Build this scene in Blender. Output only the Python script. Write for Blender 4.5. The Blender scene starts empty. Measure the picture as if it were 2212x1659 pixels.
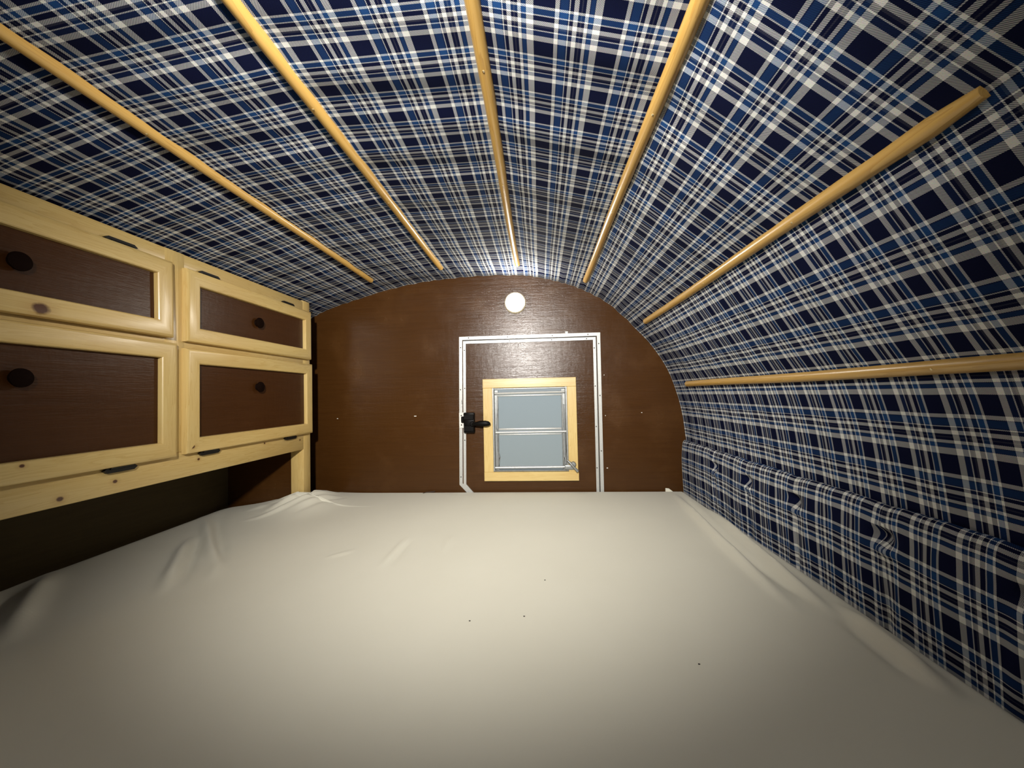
import bpy, bmesh, math, random
from mathutils import Vector, Matrix
random.seed(4)
S = bpy.context.scene
COL = S.collection
PI = math.pi

# ------------------------------------------------------------------ helpers
ROOT_LOC = {}

def tag(o, label=None, cat=None, group=None, kind=None):
    if label: o['label'] = label
    if cat: o['category'] = cat
    if group: o['group'] = group
    if kind: o['kind'] = kind
    return o

def thing(name, loc, label, cat, group=None, kind=None):
    o = bpy.data.objects.new(name, None)
    o.empty_display_size = 0.05
    COL.objects.link(o)
    o.location = loc
    ROOT_LOC[o.name] = Vector(loc)
    return tag(o, label, cat, group, kind)

def obj(name, bm, mats, parent=None, smooth=False, label=None, angle=None):
    """link a bmesh written in room coordinates as one mesh object"""
    off = Vector((0, 0, 0))
    if parent is not None:
        off = ROOT_LOC[parent.name]
        bmesh.ops.translate(bm, verts=bm.verts, vec=-off)
    bmesh.ops.recalc_face_normals(bm, faces=bm.faces)
    me = bpy.data.meshes.new(name)
    bm.to_mesh(me); bm.free()
    if not isinstance(mats, (list, tuple)): mats = [mats]
    for m in mats: me.materials.append(m)
    if smooth:
        for p in me.polygons: p.use_smooth = True
        if angle is not None:
            me.set_sharp_from_angle(angle=math.radians(angle))
    o = bpy.data.objects.new(name, me)
    COL.objects.link(o)
    if parent is not None:
        o.parent = parent
        ROOT_LOC[o.name] = off
    else:
        ROOT_LOC[o.name] = Vector((0, 0, 0))
    if label: o['label'] = label
    return o

def add_box(bm, x0, x1, y0, y1, z0, z1, bevel=0.0, seg=2, mat=0):
    t = bmesh.new()
    bmesh.ops.create_cube(t, size=1.0)
    for v in t.verts:
        v.co = Vector(((x0+x1)/2 + v.co.x*(x1-x0), (y0+y1)/2 + v.co.y*(y1-y0), (z0+z1)/2 + v.co.z*(z1-z0)))
    if bevel > 0:
        bmesh.ops.bevel(t, geom=t.edges[:], offset=bevel, segments=seg, profile=0.5, affect='EDGES')
    merge(bm, t, mat)

def merge(bm, t, mat=0):
    vm = {}
    for v in t.verts: vm[v] = bm.verts.new(v.co)
    for f in t.faces:
        nf = bm.faces.new([vm[v] for v in f.verts])
        nf.material_index = f.material_index if mat is None else mat
        nf.smooth = f.smooth
    t.free()

def box(*a, **k):
    bm = bmesh.new(); add_box(bm, *a, **k); return bm

def add_tube(bm, pts, rad, n=10, caps=True, mat=0):
    pts = [Vector(p) for p in pts]
    if not isinstance(rad, (list, tuple)): rad = [rad]*len(pts)
    rings = []
    up = Vector((0, 0, 1))
    for i, p in enumerate(pts):
        d = (pts[min(i+1, len(pts)-1)] - pts[max(i-1, 0)]).normalized()
        a = d.cross(up)
        if a.length < 1e-3: a = d.cross(Vector((1, 0, 0)))
        a.normalize(); b = d.cross(a).normalized()
        rings.append([bm.verts.new(p + (a*math.cos(t) + b*math.sin(t))*rad[i]) for t in [2*PI*k/n for k in range(n)]])
    for r0, r1 in zip(rings[:-1], rings[1:]):
        for k in range(n):
            f = bm.faces.new((r0[k], r0[(k+1) % n], r1[(k+1) % n], r1[k])); f.material_index = mat
    if caps:
        bm.faces.new(rings[0]).material_index = mat
        bm.faces.new(rings[-1]).material_index = mat

def add_lathe(bm, c, axis, prof, n=32):
    """prof: list of (radius, height along axis)"""
    c = Vector(c); axis = Vector(axis).normalized()
    a = axis.orthogonal().normalized(); b = axis.cross(a)
    rings = []
    for r, h in prof:
        if r < 1e-6:
            rings.append([bm.verts.new(c + axis*h)])
        else:
            rings.append([bm.verts.new(c + axis*h + (a*math.cos(2*PI*k/n) + b*math.sin(2*PI*k/n))*r) for k in range(n)])
    for r0, r1 in zip(rings[:-1], rings[1:]):
        for k in range(n):
            k2 = (k+1) % n
            if len(r0) == 1 and len(r1) == 1: continue
            if len(r0) == 1: bm.faces.new((r0[0], r1[k], r1[k2]))
            elif len(r1) == 1: bm.faces.new((r0[k], r0[k2], r1[0]))
            else: bm.faces.new((r0[k], r0[k2], r1[k2], r1[k]))

def add_prism(bm, pts, d, mat=0):
    """extrude a 3D polygon by vector d"""
    d = Vector(d)
    a = [bm.verts.new(Vector(p)) for p in pts]
    b = [bm.verts.new(Vector(p)+d) for p in pts]
    n = len(pts)
    bm.faces.new(a).material_index = mat
    bm.faces.new(list(reversed(b))).material_index = mat
    for i in range(n):
        bm.faces.new((a[i], a[(i+1) % n], b[(i+1) % n], b[i])).material_index = mat

# ------------------------------------------------------------------ materials
class N:
    """tiny node builder"""
    def __init__(s, name):
        s.m = bpy.data.materials.new(name); s.m.use_nodes = True
        s.t = s.m.node_tree; s.t.nodes.clear()
        s.out = s.t.nodes.new('ShaderNodeOutputMaterial')
        s.b = s.t.nodes.new('ShaderNodeBsdfPrincipled')
        s.link(s.b.outputs[0], s.out.inputs[0])
    def link(s, a, b): s.t.links.new(a, b)
    def node(s, typ, **kw):
        n = s.t.nodes.new(typ)
        for k, v in kw.items(): setattr(n, k, v)
        return n
    def put(s, sock, v):
        if hasattr(v, 'is_output') or isinstance(v, bpy.types.NodeSocket): s.link(v, sock)
        else: sock.default_value = v
    def math(s, op, a, b=None, c=None, clamp=False):
        n = s.node('ShaderNodeMath', operation=op, use_clamp=clamp)
        s.put(n.inputs[0], a)
        if b is not None: s.put(n.inputs[1], b)
        if c is not None: s.put(n.inputs[2], c)
        return n.outputs[0]
    def mix(s, f, a, b, blend='MIX'):
        n = s.node('ShaderNodeMix', data_type='RGBA', blend_type=blend)
        s.put(n.inputs[0], f); s.put(n.inputs[6], a); s.put(n.inputs[7], b)
        return n.outputs[2]
    def ramp(s, f, stops, interp='LINEAR'):
        n = s.node('ShaderNodeValToRGB'); r = n.color_ramp; r.interpolation = interp
        while len(r.elements) > 1: r.elements.remove(r.elements[-1])
        r.elements[0].position = stops[0][0]; r.elements[0].color = stops[0][1]
        for p, c in stops[1:]:
            e = r.elements.new(p); e.color = c
        s.put(n.inputs[0], f)
        return n.outputs[0]
    def pos(s, scale=(1, 1, 1)):
        g = s.node('ShaderNodeNewGeometry')
        m = s.node('ShaderNodeMapping'); m.inputs['Scale'].default_value = scale
        s.link(g.outputs['Position'], m.inputs[0])
        return m.outputs[0]
    def noise(s, vec, scale, detail=4, rough=0.55, dist=0.0):
        n = s.node('ShaderNodeTexNoise'); s.link(vec, n.inputs['Vector'])
        n.inputs['Scale'].default_value = scale; n.inputs['Detail'].default_value = detail
        n.inputs['Roughness'].default_value = rough; n.inputs['Distortion'].default_value = dist
        return n.outputs['Fac']
    def bump(s, h, strength, dist=0.002):
        n = s.node('ShaderNodeBump'); n.inputs['Strength'].default_value = strength
        n.inputs['Distance'].default_value = dist
        s.put(n.inputs['Height'], h); s.link(n.outputs[0], s.b.inputs['Normal'])
    def set(s, **kw):
        for k, v in kw.items(): s.put(s.b.inputs[k.replace('_', ' ')], v)
        return s.m

def rgb(r, g, b): return (r, g, b, 1)

PINE_L = rgb(0.66, 0.50, 0.205); PINE_D = rgb(0.52, 0.345, 0.105)
def pine(name, axis, light=PINE_L, dark=PINE_D, knots=(), rough=0.36):
    """clear-varnished pine, grain along the given axis; knots at (y, z, radius)"""
    n = N(name)
    st = {'X': (0.9, 16, 16), 'Y': (16, 0.9, 16), 'Z': (16, 16, 0.9)}[axis]
    v = n.pos(st)
    a = n.noise(v, 3.2, 3, 0.5, 0.6)
    fine = n.noise(v, 22, 4, 0.6)
    bands = n.math('FRACT', n.math('MULTIPLY', a, 9.0))
    bands = n.math('POWER', bands, 2.5)
    f = n.math('ADD', n.math('MULTIPLY', bands, 0.55), n.math('MULTIPLY', fine, 0.35), clamp=True)
    c = n.mix(f, light, dark)
    big = n.noise(n.pos(), 3.0, 2)
    c = n.mix(n.math('MULTIPLY', n.math('SUBTRACT', big, 0.35, clamp=True), 1.0, clamp=True), c, rgb(0.55, 0.33, 0.10))
    if knots:
        g = n.node('ShaderNodeNewGeometry')
        sep = n.node('ShaderNodeSeparateXYZ'); n.link(g.outputs['Position'], sep.inputs[0])
        wob = n.noise(n.pos(), 90, 2)
        for (ky, kz, kr) in knots:
            dy = n.math('SUBTRACT', sep.outputs[1], ky); dz = n.math('SUBTRACT', sep.outputs[2], kz)
            d2 = n.math('ADD', n.math('MULTIPLY', dy, n.math('MULTIPLY', dy, 0.62)), n.math('MULTIPLY', dz, dz))
            d = n.math('ADD', n.math('SQRT', d2), n.math('MULTIPLY', n.math('SUBTRACT', wob, 0.5), kr*0.5))
            core = n.math('SUBTRACT', 1.0, n.math('DIVIDE', d, kr), clamp=True)
            core = n.math('MULTIPLY', core, 2.4, clamp=True)
            ring = n.math('SUBTRACT', 1.0, n.math('DIVIDE', d, kr*2.4), clamp=True)
            c = n.mix(n.math('MULTIPLY', ring, 0.5), c, rgb(0.34, 0.17, 0.04))
            c = n.mix(core, c, rgb(0.075, 0.022, 0.004))
    n.bump(n.math('ADD', bands, fine), 0.12, 0.0008)
    return n.set(Base_Color=c, Roughness=rough, Coat_Weight=0.25, Coat_Roughness=0.22)

def plywood(name, c0, c1, rough=0.36, axis='X', coat=0.35, bumpy=0.35, worn=0.25, spec=0.28):
    """stained plywood with fine open grain and some rubbed patches"""
    n = N(name)
    st = {'X': (1.0, 14, 14), 'Y': (14, 1.0, 14), 'Z': (14, 14, 1.0)}[axis]
    v = n.pos(st)
    g1 = n.noise(v, 6, 5, 0.6, 0.4); g2 = n.noise(v, 30, 3, 0.6)
    big = n.noise(n.pos(), 5.0, 4, 0.6)
    c = n.mix(g1, c0, c1)
    patch = n.math('MULTIPLY', n.math('SUBTRACT', big, 0.52, clamp=True), worn*9, clamp=True)
    c = n.mix(n.math('MULTIPLY', patch, 0.5), c, rgb(c1[0]*2.0, c1[1]*2.3, c1[2]*3.0))
    r = n.math('ADD', rough - 0.07, n.math('MULTIPLY', big, 0.2))
    h = n.math('ADD', n.math('MULTIPLY', g2, 0.6), n.math('ADD', g1, n.math('MULTIPLY', n.noise(n.pos((1, 1, .35)), 55, 2), 0.5)))
    n.bump(h, bumpy, 0.0016)
    return n.set(Base_Color=c, Roughness=r, Coat_Weight=coat, Coat_Roughness=0.3, Specular_IOR_Level=spec)

def plain(name, c, rough=0.5, metal=0.0, grain=0.0, grain_scale=200, **kw):
    n = N(name)
    if grain:
        f = n.noise(n.pos(), grain_scale, 3)
        col = n.mix(f, rgb(c[0]*(1-grain), c[1]*(1-grain), c[2]*(1-grain)), rgb(min(1, c[0]*(1+grain)), min(1, c[1]*(1+grain)), min(1, c[2]*(1+grain))))
        n.bump(f, 0.15, 0.0006)
    else: col = c
    return n.set(Base_Color=col, Roughness=rough, Metallic=metal, **kw)

def plaid():
    """blue, navy and white flannel: warp stripes along U, weft stripes along V (UVs are metres)"""
    n = N('flannel_plaid')
    uv = n.node('ShaderNodeUVMap'); uv.uv_map = 'cloth'
    sep = n.node('ShaderNodeSeparateXYZ'); n.link(uv.outputs[0], sep.inputs[0])
    u, v = sep.outputs[0], sep.outputs[1]
    W = rgb(0.91, 0.91, 0.88); K = rgb(0.036, 0.046, 0.115); B = rgb(0.076, 0.178, 0.36); G = rgb(0.17, 0.17, 0.21); D = rgb(0.060, 0.105, 0.225)
    fu = n.math('FRACT', n.math('DIVIDE', n.math('SUBTRACT', u, 0.245 - 0.053*0.0972), 0.0972))
    fv = n.math('FRACT', n.math('DIVIDE', n.math('SUBTRACT', v, 0.523 - 0.022*0.0766), 0.0766))
    wu = n.ramp(fu, [(0, W), (.106, K), (.428, W), (.490, D), (.505, B), (.615, D), (.630, W), (.645, K), (.702, W), (.769, K), (.808, G), (.828, K), (.870, W), (.918, D), (.93, B), (.99, D)], 'CONSTANT')
    wv = n.ramp(fv, [(0, W), (.046, B), (.148, W), (.170, K), (.257, W), (.336, G), (.378, K), (.429, W), (.452, D), (.550, W), (.661, K)], 'CONSTANT')
    tw = n.math('SINE', n.math('MULTIPLY', n.math('ADD', u, v), 2*PI/0.0024))
    fac = n.math('ADD', 0.5, n.math('MULTIPLY', tw, 0.30))
    c = n.mix(fac, wu, wv)
    # a slightly faded, brushed look
    fz = n.node('ShaderNodeTexNoise'); n.link(uv.outputs[0], fz.inputs['Vector'])
    fz.inputs['Scale'].default_value = 700; fz.inputs['Detail'].default_value = 2
    c = n.mix(0.25, c, n.mix(1.0, c, fz.outputs['Color'], 'MULTIPLY'))
    gm = n.node('ShaderNodeGamma'); n.link(c, gm.inputs[0]); gm.inputs[1].default_value = 1.6; c = gm.outputs[0]
    n.bump(n.math('ADD', tw, fz.outputs['Fac']), 0.10, 0.0005)
    return n.set(Base_Color=c, Roughness=0.9, Sheen_Weight=0.0, Specular_IOR_Level=0.05)

def cotton():
    n = N('white_cotton_sheet')
    p = n.pos()
    f = n.noise(p, 4, 3)
    c = n.mix(f, rgb(0.68, 0.655, 0.545), rgb(0.74, 0.715, 0.605))
    weave = n.noise(p, 900, 2)
    n.bump(weave, 0.10, 0.0004)
    return n.set(Base_Color=c, Roughness=0.8, Sheen_Weight=0.1, Specular_IOR_Level=0.2)

M_PLAID = plaid()
M_SHEET = cotton()
M_WALL = plywood('dark_stained_plywood', rgb(0.043, 0.0165, 0.0034), rgb(0.066, 0.0262, 0.0060), rough=0.215, coat=0.0, bumpy=0.42, spec=0.30)
M_PANEL = plywood('dark_stained_door_panel', rgb(0.040, 0.0135, 0.0030), rgb(0.062, 0.0225, 0.0055), rough=0.30, axis='Y', bumpy=0.35, worn=0.1, coat=0.0, spec=0.22)
M_NOOK = plywood('raw_dark_plywood', rgb(0.055, 0.038, 0.014), rgb(0.085, 0.060, 0.024), rough=0.7, axis='Y', coat=0.0, worn=0.1)
KN = [(0.690, .800, .013), (1.030, .481, .0065), (0.845, .425, .005), (0.668, .494, .004), (1.068, .440, .004), (1.34, .452, .0035), (1.548, .439, .004), (1.0, 1.012, .004), (0.74, .412, .006)]
M_PINE_Y = pine('varnished_pine_rail', 'Y', knots=KN)
M_PINE_Z = pine('varnished_pine_stile', 'Z')
M_PINE_X = pine('varnished_pine_crosswise', 'X')
M_BATTEN = pine('golden_pine_batten', 'Y', rgb(0.62, 0.385, 0.105), rgb(0.42, 0.22, 0.045), rough=0.34)
M_ALU = plain('brushed_aluminium', rgb(0.50, 0.505, 0.485), 0.42, 0.4, 0.12, 160)
M_ALU_D = plain('dull_mill_aluminium', rgb(0.27, 0.28, 0.275), 0.40, 0.5, 0.3, 90)
M_WHITE_MET = plain('white_painted_metal', rgb(0.72, 0.71, 0.66), 0.45, 0.0, 0.05)
M_SCREW = plain('dark_screw_head', rgb(0.06, 0.055, 0.05), 0.5, 0.6)
M_NAIL = plain('bright_nail_head', rgb(0.75, 0.62, 0.35), 0.3, 0.8)
M_BLACK = plain('black_enamel', rgb(0.003, 0.0025, 0.002), 0.42, 0.0, Specular_IOR_Level=0.1)
M_BLACKIRON = plain('black_iron_hinge', rgb(0.008, 0.007, 0.006), 0.45, 0.3, 0.3)
M_BRONZE = plain('dark_bronze_knob', rgb(0.006, 0.0022, 0.0012), 0.7, 0.0, 0.2, Specular_IOR_Level=0.04)
M_GAP = plain('rubber_door_seal', rgb(0.05, 0.05, 0.045), 0.7)
M_FLOOR = plywood('floor_plywood', rgb(0.10, 0.07, 0.04), rgb(0.16, 0.11, 0.06), rough=0.6, coat=0)
M_CHIP = plain('white_chip', rgb(0.8, 0.78, 0.72), 0.6)
M_LINT = plain('dark_lint', rgb(0.05, 0.045, 0.04), 0.9)
M_LAMPBODY = plain('white_lamp_ring', rgb(0.62, 0.55, 0.40), 0.4, 0.0, 0.03)

def glow(name, col, strength):
    n = N(name)
    return n.set(Base_Color=rgb(0.9, 0.88, 0.82), Roughness=0.5, Emission_Color=rgb(*col), Emission_Strength=strength)

def frosted():
    n = N('frosted_louver_glass')
    f = n.noise(n.pos(), 260, 3)
    n.bump(f, 0.35, 0.001)
    return n.set(Base_Color=rgb(0.86, 0.92, 0.93), Roughness=0.55, Transmission_Weight=1.0, IOR=1.3)
M_GLASS = frosted()

# ------------------------------------------------------------------ the vault profile
YB, YF = 1.8, -0.30         # end wall with the door, end wall behind the viewer
ARCH = [(-1.345, .55), (-1.343, .66), (-1.325, .76), (-1.285, .855), (-1.20, .945), (-1.0914, 1.008), (-.9889, 1.0512), (-.8452, 1.0933), (-.7264, 1.1263), (-.5623, 1.1565),
        (-.4146, 1.1697), (-.2523, 1.1764), (-.0822, 1.1721), (.0042, 1.1600), (.1172, 1.1300), (.2094, 1.0943), (.3307, 1.0212), (.4491, .9021),
        (.5179, .8220), (.5787, .7244), (.6125, .6383), (.6422, .5268), (.6568, .4113), (.6594, .3673)]
BAT = [(-.7264, 1.1263), (-.4146, 1.1697), (-.0822, 1.1721), (.2094, 1.0943), (.4491, .9021), (.6125, .6383)]

def catmull(pts, per):
    out = []
    n = len(pts)
    for i in range(n-1):
        p0, p1, p2, p3 = [Vector(pts[max(0, min(n-1, j))]) for j in (i-1, i, i+1, i+2)]
        for k in range(per):
            t = k/per
            out.append(0.5*((2*p1) + (p2-p0)*t + (2*p0-5*p1+4*p2-p3)*t*t + (3*p1-p0-3*p2+p3)*t**3))
    out.append(Vector(pts[-1]))
    return out
ARCH_S = catmull(ARCH, 6)
def arch_index(p):
    return ARCH.index(p)*6
NODES = [0] + [ARCH.index(b)*6 for b in BAT] + [len(ARCH_S)-1]
def smooth(t):
    t = max(0, min(1, t)); return t*t*(3-2*t)
# flat cloth between battens (chords) against the smooth arch at the end wall
CHORD = [p.copy() for p in ARCH_S]
for a, b in zip(NODES[1:-2], NODES[2:-1]):
    A, Bv = ARCH_S[a], ARCH_S[b]
    L = [0]
    for i in range(a, b): L.append(L[-1] + (ARCH_S[i+1]-ARCH_S[i]).length)
    for i in range(a, b+1): CHORD[i] = A.lerp(Bv, L[i-a]/L[-1])
ARC_S = [0]
for i in range(1, len(CHORD)): ARC_S.append(ARC_S[-1] + (CHORD[i]-CHORD[i-1]).length)
S0 = ARC_S[NODES[1]]
ARC_S = [s - S0 for s in ARC_S]          # arc length from the first batten
def vault_pt(i, y):
    f = smooth((y - 1.42)/(YB - 1.42))
    return CHORD[i].lerp(ARCH_S[i], f)
def arch_z(x):
    for a, b in zip(ARCH_S[:-1], ARCH_S[1:]):
        if a.x <= x <= b.x and b.x > a.x:
            return a.y + (b.y-a.y)*(x-a.x)/(b.x-a.x)
    return 0.0

def cloth(name, i0, i1, extra=(), mat=M_PLAID):
    bm = bmesh.new(); uvl = bm.loops.layers.uv.new('cloth')
    ys = [YF + (YB-YF)*k/120 for k in range(121)]
    cols = list(range(i0, i1+1))
    grid = []; us = []
    for i in cols:
        us.append(ARC_S[i]); row = []
        for y in ys:
            p = vault_pt(i, y)
            ed = min(1.0, abs(i-i0)/3.0, abs(i1-i)/3.0)
            w = 0.0011*math.sin(31*y + 3*ARC_S[i]) + 0.0009*math.sin(57*y - 7*ARC_S[i])
            # small gathers where the cloth is tacked to the end wall
            w += 0.0022*smooth((y-1.45)/.3)*math.sin(150*ARC_S[i] if i < NODES[5] else 210*y)
            t = (vault_pt(min(i+1, len(ARCH_S)-1), y) - vault_pt(max(i-1, 0), y)).normalized()
            nx, nz = t.y, -t.x
            row.append(bm.verts.new((p.x + nx*w*ed, y, p.y + nz*w*ed)))
        grid.append(row)
    for (x, z) in extra:
        du = math.hypot(x-grid[-1][0].co.x, z-grid[-1][0].co.z)
        us.append(us[-1]+du)
        grid.append([bm.verts.new((x, y, z)) for y in ys])
    vu = {}
    for r, uu in zip(grid, us):
        for v, y in zip(r, ys): vu[v] = (uu, y)
    for a in range(len(grid)-1):
        for k in range(len(ys)-1):
            f = bm.faces.new((grid[a][k], grid[a][k+1], grid[a+1][k+1], grid[a+1][k])); f.smooth = True
            for lp in f.loops: lp[uvl].uv = vu[lp.vert]
    return obj(name, bm, mat, smooth=True, angle=40), us[-1]

iB5 = NODES[6]
o, _ = cloth('ceiling', 0, iB5)
tag(o, 'vaulted ceiling lined with blue and white plaid flannel', 'ceiling', kind='structure')
o, _ = cloth('wall_right', iB5, len(ARCH_S)-1, [(.6600, .30), (.6600, .15), (.6600, 0.0)])
tag(o, 'plaid flannel lining of the right side wall below the lowest batten', 'wall', kind='structure')

# ------------------------------------------------------------------ shell
o = obj('floor', box(-1.38, .70, YF-.03, YB+.03, -.03, 0.0), M_FLOOR); tag(o, 'plywood floor hidden under the mattress', 'floor', kind='structure')
o = obj('wall_left', box(-1.375, -1.345, YF, YB, 0.0, 1.0), M_NOOK); tag(o, 'dark raw plywood side wall behind the open nook under the cabinet', 'wall', kind='structure')

DX0, DX1, DZ1 = -.3560, .2690, .8720      # door opening
def end_wall(y0, y1, hole):
    bm = bmesh.new()
    xs = sorted(set([p.x for p in ARCH_S if p.x < .66] + [DX0, DX1, .6594]))
    xs = [x for x in xs if x >= -1.345]
    def top(x): return max(.36, arch_z(x)) + .004
    for a, b in zip(xs[:-1], xs[1:]):
        if b-a < 1e-6: continue
        lo = 0.0
        if hole and a >= DX0-1e-6 and b <= DX1+1e-6: lo = DZ1
        add_prism(bm, [(a, y0, lo), (b, y0, lo), (b, y0, top(b)), (a, y0, top(a))], (0, y1-y0, 0))
    bmesh.ops.remove_doubles(bm, verts=bm.verts, dist=1e-5)
    # drop the doubled inner faces between strips
    seen = {}
    for f in list(bm.faces):
        key = tuple(sorted(v.index for v in f.verts))
        seen.setdefault(key, []).append(f)
    bm.verts.index_update()
    seen = {}
    for f in bm.faces:
        seen.setdefault(tuple(sorted(v.index for v in f.verts)), []).append(f)
    dead = [f for k, l in seen.items() if len(l) > 1 for f in l]
    bmesh.ops.delete(bm, geom=dead, context='FACES')
    return bm
wb = obj('wall_back', end_wall(YB, YB+.022, True), M_WALL); tag(wb, 'dark brown stained plywood end wall around the small door', 'wall', kind='structure')
o = obj('wall_front', end_wall(YF-.022, YF, False), M_WALL); tag(o, 'dark brown plywood end wall behind the viewpoint', 'wall', kind='structure')
# small white chips and staple ends in the stain
for (x, z, w, h) in [(-.976, .512, .006, .003), (-.592, .517, .011, .0035), (.465, .515, .005, .003), (.300, .691, .003, .004), (.301, .504, .003, .004), (.303, .264, .006, .004)]:
    obj('paint_chip', box(x-w/2, x+w/2, YB-.0016, YB+.001, z-h/2, z+h/2, bevel=.0006, seg=1), M_CHIP, wb, label='white chip in the brown stain')

# ------------------------------------------------------------------ door, its casing and louvered window
def strip_poly(bm, pts, w, y0, y1, closed=False):
    """flat metal strip of width w along a polyline in the XZ plane (w to the right of travel), mitred"""
    P = [Vector(p) for p in pts]; n = len(P)
    inn = []
    for i in range(n):
        d0 = (P[i]-P[i-1]).normalized() if i > 0 else (P[1]-P[0]).normalized()
        d1 = (P[i+1]-P[i]).normalized() if i < n-1 else d0
        n0 = Vector((d0.y, -d0.x)); n1 = Vector((d1.y, -d1.x))
        m = (n0+n1); m = m / (m.length_squared/2) if m.length > 1e-6 else n0
        inn.append(P[i] + m*w)
    for i in range(n-1):
        add_prism(bm, [(P[i].x, y0, P[i].y), (P[i+1].x, y0, P[i+1].y), (inn[i+1].x, y0, inn[i+1].y), (inn[i].x, y0, inn[i].y)], (0, y1-y0, 0))
    return inn

def screw(parent, x, y, z, r=.0029):
    bm = bmesh.new(); add_lathe(bm, (x, y, z), (0, -1, 0), [(r, -.001), (r, .0004), (r*.6, .0009), (0, .0009)], 10)
    return obj('screw', bm, M_SCREW, parent)

bm = bmesh.new()
OUT = [(-.325, .130), (-.3838, .192), (-.3735, .8885), (.2870, .8885), (.2845, .05)]
strip_poly(bm, OUT, .0150, YB-.0035, YB+.004)
trim = obj('trim_1', bm, M_ALU); tag(trim, 'bare aluminium angle screwed to the wall around the small door', 'door trim', kind='structure')
for x, z in [(-.328, .882), (-.143, .881), (.066, .881), (.231, .881), (-.3665, .837), (-.371, .638), (-.376, .228), (.279, .837), (.2785, .597), (.2775, .343)]:
    screw(trim, x, YB-.0035, z)
bm = bmesh.new()
add_box(bm, -.3795, -.3575, YB-.0075, YB-.0035, .458, .530, .0015)
strike = obj('strike_plate', bm, M_WHITE_MET, trim, label='white strike plate')
for z in (.472, .516): screw(trim, -.3685, YB-.0076, z, .0035)
bm = bmesh.new()
for k, (dz, hw) in enumerate([(0, .0022), (.0045, .0026), (.0080, .0018), (.0125, .0026), (.0165, .0020), (.030, .0010)]):
    add_box(bm, -.3660-hw, -.3660+hw, YB-.0038, YB-.0034, .588-dz-.0009, .588-dz+.0009)
obj('printed_mark', bm, M_SCREW, trim, label='faint dark print on the metal')
bm = bmesh.new(); add_box(bm, .127, .139, YB-.006, YB, .8885, .8985, .001); add_box(bm, .130, .134, YB-.009, YB-.004, .893, .897, .001)
obj('clip', bm, M_WHITE_MET, trim, label='small white clip on top')

door = thing('door_1', (-.045, YB, 0.0), 'small brown plywood door with aluminium edging and a louvered window', 'door', kind='structure')
IN = [(-.312, .130), (-.3640, .189), (-.3545, .8675), (.2660, .8675), (.2630, .05)]
WX0, WX1, WZ0, WZ1 = -.220, .127, .254, .643       # clear opening of the window
bm = bmesh.new()
px0, px1, pz0, pz1 = -.352, .264, .03, .866
for a in [(px0, WX0, pz0, pz1), (WX1, px1, pz0, pz1), (WX0, WX1, pz0, WZ0), (WX0, WX1, WZ1, pz1)]:
    add_box(bm, a[0], a[1], YB+.001, YB+.022, a[2], a[3])
obj('door_panel', bm, M_WALL, door)
bm = bmesh.new()
strip_poly(bm, IN, .0125, YB-.0045, YB+.006)
edge = obj('door_edging', bm, M_ALU, door)
for x, z in [(-.134, .862), (.063, .861), (.224, .861), (-.349, .824), (-.3505, .644), (-.3545, .400), (.258, .817), (.258, .641), (.2575, .455), (.256, .266)]:
    screw(edge, x, YB-.0045, z)
bm = bmesh.new()
inn = strip_poly(bm, [(-.362, .05), (-.3695, .19), (-.3590, .8735), (.2720, .8735), (.2695, .05)], .008, YB+.0005, YB+.020)
obj('door_seal', bm, M_GAP, door, label='dark seal in the door gap')

# wooden window surround: top and bottom boards run full width, sides butt between
yf = YB-.021
fx0, fx1, fz0, fz1 = -.2630, .1690, .2110, .6840
bw = .0420
bm = bmesh.new()
add_box(bm, fx0, fx1, yf, YB+.001, fz1-bw, fz1, .0015, 1, 0)
add_box(bm, fx0, fx1+.003, yf, YB+.001, fz0, fz0+bw, .0015, 1, 0)
add_box(bm, fx0+.0005, fx0+bw+.002, yf+.0006, YB+.001, fz0+bw, fz1-bw, .0012, 1, 1)
add_box(bm, fx1-bw, fx1, yf+.0006, YB+.001, fz0+bw, fz1-bw, .0012, 1, 1)
win = obj('window_surround', bm, [M_PINE_X, M_PINE_Z], door, label='pale pine surround of the window')
# aluminium jalousie inside
bm = bmesh.new()
add_box(bm, WX0, WX0+.008, YB-.016, YB+.030, WZ0, WZ1, .001, 1)
add_box(bm, WX1-.008, WX1, YB-.016, YB+.030, WZ0, WZ1, .001, 1)
add_box(bm, WX0, WX1, YB-.008, YB+.030, WZ1-.008, WZ1, .001, 1)
add_box(bm, WX0, WX1, YB-.014, YB+.030, WZ0, WZ0+.005, .001, 1)
add_box(bm, WX0+.008, WX0+.026, YB+.006, YB+.012, WZ0, WZ1-.01, .0015, 1)
add_box(bm, WX1-.026, WX1-.008, YB+.006, YB+.012, WZ0, WZ1-.01, .0015, 1)
add_box(bm, WX0+.020, WX0+.024, YB-.002, YB+.012, WZ0+.01, WZ1-.03, .001, 1)
add_box(bm, WX1-.024, WX1-.020, YB-.002, YB+.012, WZ0+.01, WZ1-.03, .001, 1)
obj('window_frame', bm, M_ALU_D, win, label='grey aluminium louver frame')
for i, (z0, z1) in enumerate([(.444, .611), (.276, .430)]):
    p = obj('louver_pane', box(WX0+.018, WX1-.018, YB+.014+.003*i, YB+.019+.003*i, z0, z1, .001, 1), M_GLASS, win, label='frosted glass louver')
bm = bmesh.new()
add_tube(bm, [(WX0+.010, YB-.002, .616), (WX1-.010, YB-.002, .618)], .0055, 10)
add_box(bm, WX0+.022, WX1-.022, YB+.000, YB+.012, .6015, .6085, .002, 2)
obj('louver_rail', bm, M_ALU, win, smooth=True, angle=35)
bm = bmesh.new()
add_box(bm, WX0+.026, WX1-.026, YB-.002, YB+.013, .4440, .4530, .003, 2)
add_tube(bm, [(WX0+.012, YB-.004, .4335), (WX1-.008, YB-.004, .4345)], .0050, 10)
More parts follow.
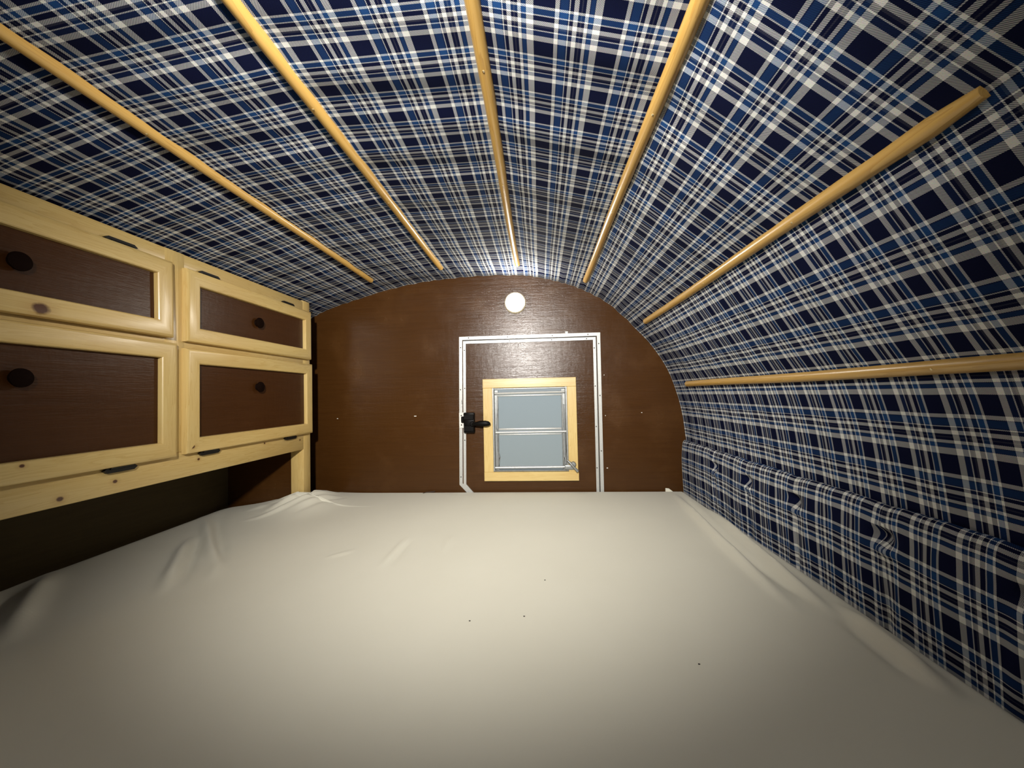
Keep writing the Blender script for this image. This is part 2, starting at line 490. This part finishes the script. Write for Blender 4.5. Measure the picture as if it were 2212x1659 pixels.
add_box(bm, WX0+.028, WX1-.026, YB+.002, YB+.013, .4200, .4260, .002, 2)
obj('louver_rail', bm, M_ALU, win, smooth=True, angle=35)
bm = bmesh.new()
add_tube(bm, [(WX0+.006, YB-.006, .2705), (WX1+.004, YB-.006, .2720)], .0050, 10)
obj('louver_rail', bm, M_ALU, win, smooth=True, angle=35)
bm = bmesh.new()
add_tube(bm, [(WX0+.022, YB+.001, .545), (WX0+.018, YB-.004, .45), (WX0+.023, YB-.002, .35), (WX0+.030, YB-.005, .318), (WX0+.024, YB-.005, .28)], .0028, 8)
add_tube(bm, [(WX1-.016, YB+.001, .560), (WX1-.014, YB-.004, .45), (WX1-.012, YB-.004, .345), (WX1-.020, YB-.007, .315), (WX1-.014, YB-.007, .276)], .0028, 8)
obj('linkage', bm, M_ALU_D, win, smooth=True, angle=50)
bm = bmesh.new()
add_lathe(bm, (.146, yf-.001, .287), (0, -1, 0), [(.013, 0), (.013, .010), (.010, .016), (0, .017)], 18)
add_box(bm, .108, .150, yf-.008, yf+.012, .262, .284, .003, 2)
add_tube(bm, [(.118, yf-.016, .309), (.130, yf-.022, .298), (.148, yf-.022, .277), (.165, yf-.020, .2575)], [.0035, .005, .0055, .0065], 10)
obj('crank_handle', bm, M_ALU_D, win, smooth=True, angle=40, label='bare metal crank handle')

# black rim latch with its lever
bm = bmesh.new()
add_box(bm, -.3545, -.3040, YB-.030, YB-.004, .436, .530, .004, 2)
add_box(bm, -.3535, -.3060, YB-.0335, YB-.029, .444, .470, .002, 1)
add_box(bm, -.3535, -.3060, YB-.0335, YB-.029, .497, .522, .002, 1)
add_box(bm, -.3670, -.3540, YB-.024, YB-.008, .484, .512, .002, 1)
latch = obj('latch', bm, M_BLACK, door, smooth=True, angle=35, label='black rim latch')
bm = bmesh.new()
add_lathe(bm, (-.312, YB-.030, .478), (0, -1, 0), [(.012, -.004), (.012, .008), (.009, .014), (0, .015)], 16)
lv = [(-.312, -.040, .478, .0075, .006), (-.295, -.044, .4785, .0085, .006), (-.275, -.047, .4800, .0125, .007), (-.250, -.048, .4800, .0135, .007), (-.235, -.047, .4795, .011, .006), (-.2265, -.046, .4785, .004, .003)]
rings = []
for (x, dy, z, h, t) in lv:
    rings.append([bm.verts.new((x, YB+dy+math.sin(a)*t, z+math.cos(a)*h)) for a in [2*PI*k/14 for k in range(14)]])
for a, b in zip(rings[:-1], rings[1:]):
    for k in range(14): bm.faces.new((a[k], a[(k+1) % 14], b[(k+1) % 14], b[k]))
bm.faces.new(rings[0]); bm.faces.new(rings[-1])
obj('lever', bm, M_BLACK, latch, smooth=True, angle=50)

# ------------------------------------------------------------------ lamps
SPOT_W, SPOT_A = 225, 91
def wall_lamp(x, y, z, ny, label, strength, col):
    t = thing('wall_lamp', (x, y, z), label, 'lamp', 'round puck lamps on the end walls')
    bm = bmesh.new()
    add_lathe(bm, (x, y, z), (0, ny, 0), [(0, 0), (.0505, 0), (.0505, .010), (.048, .0145), (.0445, .0165), (.0425, .0135), (0, .0135)], 40)
    obj('lamp_ring', bm, M_LAMPBODY, t, smooth=True, angle=35)
    bm = bmesh.new()
    add_lathe(bm, (x, y, z), (0, ny, 0), [(.0425, .013), (.042, .0165), (.038, .0205), (.030, .0235), (.018, .0255), (.004, .026), (0, .026)], 40)
    obj('lamp_lens', bm, glow('lit_lens', col, strength), t, smooth=True, label='glowing domed lens')
    return t
wall_lamp(-.103, YB, 1.040, -1, 'glowing round puck lamp on the brown wall above the small door', 185, (1.0, .95, .84))
lamp2 = wall_lamp(-.125, YF, 1.050, 1, 'round puck lamp on the end wall behind the viewpoint', 12, (1.0, .97, .92))
# added spot at the second lamp; its narrow soft cone imitates lens vignetting
ld = bpy.data.lights.new('added_beam', 'SPOT'); lo = bpy.data.objects.new('added_beam', ld); COL.objects.link(lo)
ld.energy = SPOT_W; ld.color = (1.0, .96, .90); ld.spot_size = math.radians(SPOT_A); ld.spot_blend = 1.0; ld.shadow_soft_size = .035
lo.parent = lamp2; lo.location = (0, .035, 0); lo.rotation_euler = (math.radians(90-8.5), 0, math.radians(2.5))

# ------------------------------------------------------------------ battens
YB0, YB1 = .412, 1.645
LAB = ['pine batten nearest the wooden cabinet on the plaid ceiling', 'second pine batten out from the wooden cabinet, left of the ridge',
       'pine batten on the ridge, pointing at the lit lamp', 'pine batten just right of the ridge one, ending above the right corner of the door',
       'pine batten on the right slope, whose blunt near end shows at upper right', 'lowest pine batten on the right, nearly level with the door window']
for i, (bx, bz) in enumerate(BAT):
    k = NODES[i+1]
    tv = (ARCH_S[k+3]-ARCH_S[k-3]).normalized()
    n2 = Vector((tv.y, -tv.x))                 # points into the room
    t = thing('ceiling_batten', (bx, YB0, bz), LAB[i], 'batten', 'pine battens along the plaid ceiling')
    bm = bmesh.new()
    R = .0118; yend = [1.629, 1.635, 1.641, 1.657, 1.624, 1.636][i]
    ny = 26; ring = []
    for j in range(ny+1):
        y = YB0 + (yend-YB0)*j/ny
        sc = 1.0
        if j == 0: sc = .62
        wob = .0014*math.sin(6*y + i*1.7)
        yy = y + (0 if j else -.006)
        rr = []
        for a in range(11):
            th = PI*a/10
            q = Vector((bx, bz)) + tv*(math.cos(th)*R*sc + wob) + n2*(math.sin(th)*R*.95*sc + .0012)
            rr.append(bm.verts.new((q.x, yy, q.y)))
        for dd in (-R*sc, R*sc):
            q = Vector((bx, bz)) + tv*(dd + wob) - n2*.004
            rr.append(bm.verts.new((q.x, yy, q.y)))
        ring.append(rr)
    m = 13
    for a, b in zip(ring[:-1], ring[1:]):
        for k2 in range(m): bm.faces.new((a[k2], a[(k2+1) % m], b[(k2+1) % m], b[k2]))
    bm.faces.new(ring[0]); bm.faces.new(ring[-1])
    obj('rod', bm, M_BATTEN, t, smooth=True, angle=40)
    for yn in (.66, 1.02, 1.36):
        yn += .03*math.sin(i*2.1)
        wob = .0014*math.sin(6*yn + i*1.7)
        q = Vector((bx, bz)) + n2*(R*.95 + .0012) + tv*wob
        bm = bmesh.new(); add_lathe(bm, (q.x, yn, q.y), (n2.x, 0, n2.y), [(.0020, -.001), (.0020, .0003), (.0010, .0007), (0, .0007)], 10)
        obj('nail_head', bm, M_NAIL, t)

# ------------------------------------------------------------------ mattress with fitted sheet
ZM = .160
RIDGES = [  # polyline, height, half width
    ([(-1.31, 1.42), (-1.18, 1.29), (-1.03, 1.136), (-.90, 1.02), (-.84, .93)], .014, .013),
    ([(-1.27, 1.44), (-1.135, 1.285), (-.985, 1.13), (-.87, 1.00)], -.012, .013),
    ([(-1.16, 1.20), (-1.03, 1.03), (-.90, .86)], .014, .015),
    ([(-1.125, 1.21), (-1.0, 1.04), (-.89, .90)], -.008, .013),
    ([(-1.31, .95), (-1.16, .80), (-1.01, .66)], .016, .022),
    ([(-1.31, .87), (-1.17, .72), (-1.06, .62)], -.014, .020),
    ([(-1.30, .78), (-1.18, .64)], .010, .020),
    ([(-.433, 1.22), (-.43, 1.0)], .0045, .008), ([(-.418, 1.21), (-.410, 1.02)], -.003, .008),
    ([(-.295, 1.23), (-.286, 1.10)], .003, .007),
    ([(-.56, 1.12), (-.62, 1.06)], .0022, .008),
    ([(.575, 1.72), (.545, 1.40), (.523, 1.18), (.512, 1.00), (.504, .80)], .015, .014),
    ([(.597, 1.70), (.568, 1.35), (.548, 1.12), (.536, .90)], -.009, .012),
    ([(.628, 1.50), (.598, 1.20), (.578, .97), (.566, .78)], .013, .012),
    ([(.552, 1.10), (.548, .85)], -.006, .012),
    ([(.600, .84), (.592, .70), (.586, .60)], .013, .013),
    ([(.570, .80), (.562, .62)], -.006, .012),
    ([(-.95, 1.765), (-1.0, 1.60), (-1.09, 1.46)], .012, .013),
    ([(-.91, 1.72), (-.975, 1.54), (-1.07, 1.40), (-1.12, 1.37)], .009, .011),
    ([(-.93, 1.74), (-.985, 1.57), (-1.08, 1.43)], -.010, .009),
    ([(-1.02, 1.55), (-1.14, 1.50)], -.008, .010),
    ([(-1.0, 1.545), (-1.10, 1.515), (-1.2, 1.47)], .006, .009),
    ([(-.90, 1.66), (-.95, 1.52), (-1.0, 1.44)], .005, .008),
    ([(-.87, 1.68), (-.92, 1.53), (-.96, 1.42)], -.004, .008),
]
def ridge_h(x, y):
    h = 0
    for pts, A, w in RIDGES:
        best = 1e9; bt = 0; tot = 0
        lens = [math.dist(p, q) for p, q in zip(pts[:-1], pts[1:])]
        L = sum(lens)
        for (p, q), l in zip(zip(pts[:-1], pts[1:]), lens):
            t = ((x-p[0])*(q[0]-p[0]) + (y-p[1])*(q[1]-p[1]))/(l*l)
            t = max(0, min(1, t))
            d = math.hypot(x-p[0]-t*(q[0]-p[0]), y-p[1]-t*(q[1]-p[1]))
            if d < best: best = d; bt = (tot + t*l)/L
            tot += l
        if best < 3*w:
            h += 1.25*A*math.exp(-(best/w)**2)*min(1, 3.2*bt + .15)*min(1, 3.2*(1-bt) + .0)
    return h
def bed_left(y):
    if y < 1.49: return -1.338
    if y < 1.555: return -1.338 + .052*(1-math.sqrt(max(0, 1-((y-1.49)/.065)**2)))
    if y < 1.566: return -1.286 + (-.992+1.286)*((y-1.555)/.011)
    if y < 1.62: return -.992
    return -.992 + .012*min(1, (y-1.62)/.05)
bm = bmesh.new()
ys = [YF+.02 + k*.010 for k in range(int((1.48-YF-.02)/.010))]
ys += [1.485, 1.497, 1.508, 1.519, 1.530, 1.540, 1.548, 1.555, 1.558, 1.561, 1.563, 1.566, 1.572, 1.580, 1.59, 1.60, 1.61, 1.62, 1.632, 1.645, 1.66, 1.675, 1.69, 1.705, 1.72, 1.735, 1.75, 1.762, 1.772, 1.780, 1.786, 1.790, 1.793]
NXM = 250
XR = .6365
def bed_z(x, y, xl):
    z = ZM + .004*math.sin(2.1*x+.4)*math.sin(1.7*y)
    # the corner that rides up around the cabinet post
    ax = (x+.985)
    sx = .19 if ax < 0 else .10
    sy = .14 if y < 1.57 else .12
    z += .052*math.exp(-(ax/sx)**2 - ((y-1.585)/sy)**2)
    z += ridge_h(x, y)
    # rounded borders
    for d, r in ((x-xl, .016), (XR-x, .016), (1.794-y, .016)):
        if d < r: z -= r*(1-math.sqrt(max(0, 1-((r-d)/r)**2)))
    return z
rows = []
for y in ys:
    xl = bed_left(y); r = []
    for k in range(NXM+1):
        t = k/NXM
        t = t + .055*math.sin(2*PI*t)*-1*.5      # a few more columns near both borders
        x = xl + (XR-xl)*t
        r.append(bm.verts.new((x, y, bed_z(x, y, xl))))
    rows.append(r)
for a, b in zip(rows[:-1], rows[1:]):
    for k in range(NXM): bm.faces.new((a[k], a[k+1], b[k+1], b[k]))
# sides and underside
loop = [r[0] for r in rows] + rows[-1][1:] + [r[-1] for r in reversed(rows[:-1])] + list(reversed(rows[0][1:-1]))
low = [bm.verts.new((v.co.x, v.co.y, .012)) for v in loop]
bot = [bm.verts.new((v.co.x, v.co.y, 0.0)) for v in loop]
n = len(loop)
for i in range(n):
    j = (i+1) % n
    bm.faces.new((loop[i], low[i], low[j], loop[j])); bm.faces.new((low[i], bot[i], bot[j], low[j]))
mat_t = thing('mattress', (-.35, .6, 0.0), 'wide mattress under a taut off-white fitted sheet, filling the floor', 'mattress')
obj('fitted_sheet', bm, M_SHEET, mat_t, smooth=True, angle=60)
bm = bmesh.new()
add_prism(bm, [(.555, 1.785, .150), (.600, 1.785, .150), (.572, 1.789, .172), (.557, 1.789, .174)], (0, .0015, 0))
obj('sheet_corner', bm, M_SHEET, mat_t, label='stiff white tip of the sheet sticking up')
bm = bmesh.new()
add_tube(bm, [(-.548, 1.760, .1625), (-.532, 1.772, .1640), (-.515, 1.778, .1645), (-.497, 1.782, .166)], .0012, 6)
obj('loose_thread', bm, M_LINT, mat_t, label='dark loose thread')
LINT = [(-.149, .771, 'dark lint speck on the sheet, left one of the middle pair'), (-.041, .789, 'dark lint speck on the sheet, right one of the middle pair'),
        (.003, .941, 'faint lint speck on the sheet, farther back toward the door'), (.250, .660, 'faint lint speck on the sheet, off to the right')]
for x, y, lab in LINT:
    bm = bmesh.new(); z = bed_z(x, y, bed_left(y))
    bmesh.ops.create_icosphere(bm, subdivisions=2, radius=.0016)
    for v in bm.verts:
        v.co = Vector((v.co.x*1.2 + x + .0003*math.sin(v.co.y*4000), v.co.y*.8 + y, v.co.z*.55 + z + .0006))
    o = obj('lint_speck', bm, M_LINT, smooth=True); tag(o, lab, 'lint', 'lint specks on the sheet')

# ------------------------------------------------------------------ gathered wall pocket along the right wall
SEAMS = [1.473, 1.2534, 1.029, .780, .545, .310, .075, -.16]
PRO = catmull([(.6600, .372), (.6590, .384), (.6530, .3885), (.6460, .3850), (.6410, .3760), (.6385, .3620), (.6375, .345), (.6368, .325), (.6360, .300), (.6362, .270), (.6370, .235), (.6385, .190), (.6395, .150), (.6400, .090)], 5)
PL = [0]
for a, b in zip(PRO[:-1], PRO[1:]): PL.append(PL[-1] + (b-a).length)
pk = thing('wall_pocket', (.66, .6, .09), 'long plaid flannel storage pocket gathered along the foot of the right wall', 'pocket')
HEMK = 27
def pocket_grid(y0, y1, k0, k1):
    bm = bmesh.new(); uvl = bm.loops.layers.uv.new('cloth'); vu = {}
    ny = max(4, int((y1-y0)/.0062)); grid = []
    for j in range(ny+1):
        y = y0 + (y1-y0)*j/ny; r = []
        for k in range(k0, k1+1):
            p = PRO[k]; x, z = p.x, p.y
            ds = min(SEAMS, key=lambda s: abs(y-s)); e = y-ds
            # stitched-through dimple at each seam, a pinch in the hem above it and a puffed lip below
            dim = .020*math.exp(-((e-.004)/.021)**2 - ((z-.328)/.015)**2)
            lip = -.0085*math.exp(-((e+.006)/.020)**2 - ((z-.303)/.009)**2)
            seam = .0035*math.exp(-(e/.008)**2)*smooth((.345-z)/.05)
            pinch = .004*math.exp(-((e-.012)/.022)**2)*smooth((z-.345)/.02)
            wav = .0014*math.sin(40*y + 9*z) * smooth((.37-z)/.05) + .0010*math.sin(95*y)*smooth((z-.33)/.03)
            fold = .0016*math.sin(150*y + 25*z)*math.exp(-(e/.06)**2)*smooth((.34-z)/.05)
            sag = -.004*math.exp(-((e-.01)/.03)**2)*smooth((z-.335)/.02)
            fx = min(1, k/6)
            v = bm.verts.new((min(.6595, x + (dim+lip+seam+pinch+wav+fold)*fx), y, z + sag*fx))
            vu[v] = (1.93 + PL[k] + .004*math.sin(9*y), y + .006*math.exp(-(e/.03)**2)*math.copysign(1, e)*-1)
            r.append(v)
        grid.append(r)
    for a, b in zip(grid[:-1], grid[1:]):
        for k in range(len(a)-1):
            f = bm.faces.new((a[k], a[k+1], b[k+1], b[k]))
            for lp in f.loops: lp[uvl].uv = vu[lp.vert]
    return bm
bnd = [YF+.01] + sorted(SEAMS)[1:] + [1.7965]
obj('pocket_hem', pocket_grid(bnd[0], bnd[-1], 0, HEMK), M_PLAID, pk, smooth=True, label='rolled gathered hem')
for a, b in zip(bnd[:-1], bnd[1:]):
    obj('pocket', pocket_grid(a, b, HEMK, len(PRO)-1), M_PLAID, pk, smooth=True)

# ------------------------------------------------------------------ cabinet with four flap doors
XF, XD = -1.003, -.985           # face frame and door fronts
cab = thing('cabinet', (-1.15, .98, 0.0), 'built-in pine cabinet with four framed flap doors above the left edge of the bed', 'cabinet')
YL, YR = .335, 1.622
def board(x0, x1, y0, y1, z0, z1, mat, name, bev=.003, **k):
    return obj(name, box(x0, x1, y0, y1, z0, z1, bevel=bev, seg=2), mat, cab, smooth=True, angle=35, **k)
board(XF-.022, XF, YL+.05, YR-.048, .988, 1.030, M_PINE_Y, 'top_rail')
board(XF-.022, XF, YL+.05, YR-.048, .758, .800, M_PINE_Y, 'middle_rail')
board(XF-.022, XF, YL+.05, YR-.048, .3965, .4700, M_PINE_Y, 'bottom_rail')
board(XF-.057, XF, YR-.050, YR, .0005, 1.034, M_PINE_Z, 'stile', label='pine corner post running down to the bed')
board(XF-.0222, XF+.0006, .962, 1.022, .4690, 1.0305, M_PINE_Z, 'stile')
board(XF-.057, XF, YL, YL+.052, .3965, 1.034, M_PINE_Z, 'stile')
obj('cabinet_floor', box(-1.344, XF-.022, YL+.01, YR-.05, .400, .415), M_NOOK, cab)
obj('cabinet_top', box(-1.20, XF-.022, YL+.01, YR-.05, .935, .945), M_NOOK, cab)
obj('end_panel', box(-1.344, XF-.056, YR-.047, YR-.030, .001, .93), M_WALL, cab, label='dark brown plywood end panel')
obj('end_panel', box(-1.344, XF-.056, YL+.010, YL+.026, .400, .93), M_WALL, cab, label='dark brown plywood end panel')

def flap(y0, y1, z0, z1, hinge_top, knob_z, hinges, lab, tilt=0.0):
    """framed door: mitred pine frame with a recessed dark panel, a round knob and black hinges"""
    w = .0430
    prof = [(0, -.0175), (0, -.0060), (.0014, -.0026), (.0045, -.0006), (.0085, 0), (w-.0060, 0), (w-.0025, -.0009), (w-.0006, -.0030), (w, -.0065), (w, -.0175)]
    bm = bmesh.new(); rings = []
    for d, h in prof:
        rings.append([bm.verts.new((XD+h, yy, zz)) for yy, zz in ((y0+d, z0+d), (y1-d, z0+d), (y1-d, z1-d), (y0+d, z1-d))])
    n = len(prof)
    for i in range(n):
        a, b = rings[i], rings[(i+1) % n]
        for s in range(4):
            f = bm.faces.new((a[s], a[(s+1) % 4], b[(s+1) % 4], b[s])); f.material_index = s % 2
    if tilt:
        piv = z1 if hinge_top else z0
        for v in bm.verts: v.co.x += tilt*abs(v.co.z-piv)
    d = obj('door', bm, [M_PINE_Y, M_PINE_Z], cab, smooth=True, angle=32, label=lab)
    bm = box(XF+.0005, XF+.004, y0+w-.006, y1-w+.006, z0+w-.006, z1-w+.006)
    if tilt:
        piv = z1 if hinge_top else z0
        for v in bm.verts: v.co.x += tilt*abs(v.co.z-piv)
    obj('door_panel', bm, M_PANEL, d, label='dark brown plywood panel')
    yc = (y0+y1)/2 - .012
    bm = bmesh.new(); kx = XF+.003 + tilt*abs(knob_z-(z1 if hinge_top else z0))
    add_lathe(bm, (kx, yc, knob_z), (1, 0, 0), [(.0135, 0), (.0110, .003), (.0100, .006), (.0150, .008), (.0185, .0115), (.0180, .0145), (.0130, .0165), (0, .017)], 28)
    obj('knob', bm, M_BRONZE, d, smooth=True, angle=50, label='dark round knob')
    for hy in hinges:
        bm = bmesh.new()
        zz = z1+.0048 if hinge_top else z0-.0060
        hh = .0056 if hinge_top else .0066
        L = .037
        add_prism(bm, [(XF+.0005, hy-L, zz), (XF+.0005, hy-L+.008, zz+hh), (XF+.0005, hy+L-.008, zz+hh), (XF+.0005, hy+L, zz), (XF+.0005, hy+L-.008, zz-hh), (XF+.0005, hy-L+.008, zz-hh)], (.0075, 0, 0))
        zb = z1+.001 if hinge_top else z0-.001
        add_tube(bm, [(XF+.0085, hy-L+.012, zb), (XF+.0085, hy+L-.012, zb)], .0034, 10)
        obj('hinge', bm, M_BLACKIRON, d, label='black iron hinge')
    return d
flap(1.0135, 1.6080, .7800, .9890, True, .8845, [1.100, 1.470], 'upper right flap door with a narrow dark panel')
flap(1.0125, 1.6140, .4625, .7605, False, .6560, [1.100, 1.480], 'lower right flap door with a tall dark panel')
flap(.3750, .9720, .7840, .9915, True, .8850, [.480, .850], 'upper left flap door, partly out of view', tilt=.02)
flap(.3730, .9850, .4600, .7700, False, .6620, [.480, .852], 'lower left flap door, partly out of view')

# ------------------------------------------------------------------ daylight outside
w = bpy.data.worlds.new('overcast_daylight'); S.world = w; w.use_nodes = True
nt = w.node_tree; nt.nodes.clear()
wo = nt.nodes.new('ShaderNodeOutputWorld'); bg = nt.nodes.new('ShaderNodeBackground')
tc = nt.nodes.new('ShaderNodeTexCoord'); sp = nt.nodes.new('ShaderNodeSeparateXYZ'); mr = nt.nodes.new('ShaderNodeMapRange')
cr = nt.nodes.new('ShaderNodeValToRGB')
nt.links.new(tc.outputs['Generated'], sp.inputs[0]); nt.links.new(sp.outputs[2], mr.inputs[0])
mr.inputs[1].default_value = -.32; mr.inputs[2].default_value = .16
nt.links.new(mr.outputs[0], cr.inputs[0])
cr.color_ramp.elements[0].color = rgb(.38, .385, .345); cr.color_ramp.elements[1].color = rgb(.45, .52, .56)
nt.links.new(cr.outputs[0], bg.inputs[0]); bg.inputs[1].default_value = 0.9
nt.links.new(bg.outputs[0], wo.inputs[0])

# ------------------------------------------------------------------ camera
cd = bpy.data.cameras.new('camera'); cam = bpy.data.objects.new('camera', cd); COL.objects.link(cam)
right = Vector((.9972593, .0707970, -.0214870)); up = Vector((.0233645, -.0257989, .9993941)); back = Vector((.0701997, -.9971571, -.0273823))
cam.matrix_world = Matrix(((right.x, up.x, back.x, 0), (right.y, up.y, back.y, 0), (right.z, up.z, back.z, .61), (0, 0, 0, 1)))
cd.sensor_fit = 'HORIZONTAL'; cd.sensor_width = 36.0; cd.lens = 36.0*831/2212
cd.clip_start = .01
S.camera = cam

S.view_settings.view_transform = 'Standard'
S.view_settings.look = 'None'
S.view_settings.exposure = 0.0
S.view_settings.gamma = 1.0
S.view_settings.use_curve_mapping = False
S.cycles.max_bounces = 6
S.cycles.diffuse_bounces = 3
S.cycles.glossy_bounces = 3
S.cycles.adaptive_threshold = 0.02
S.cycles.sample_clamp_indirect = 4.0
S.cycles.use_denoising = True
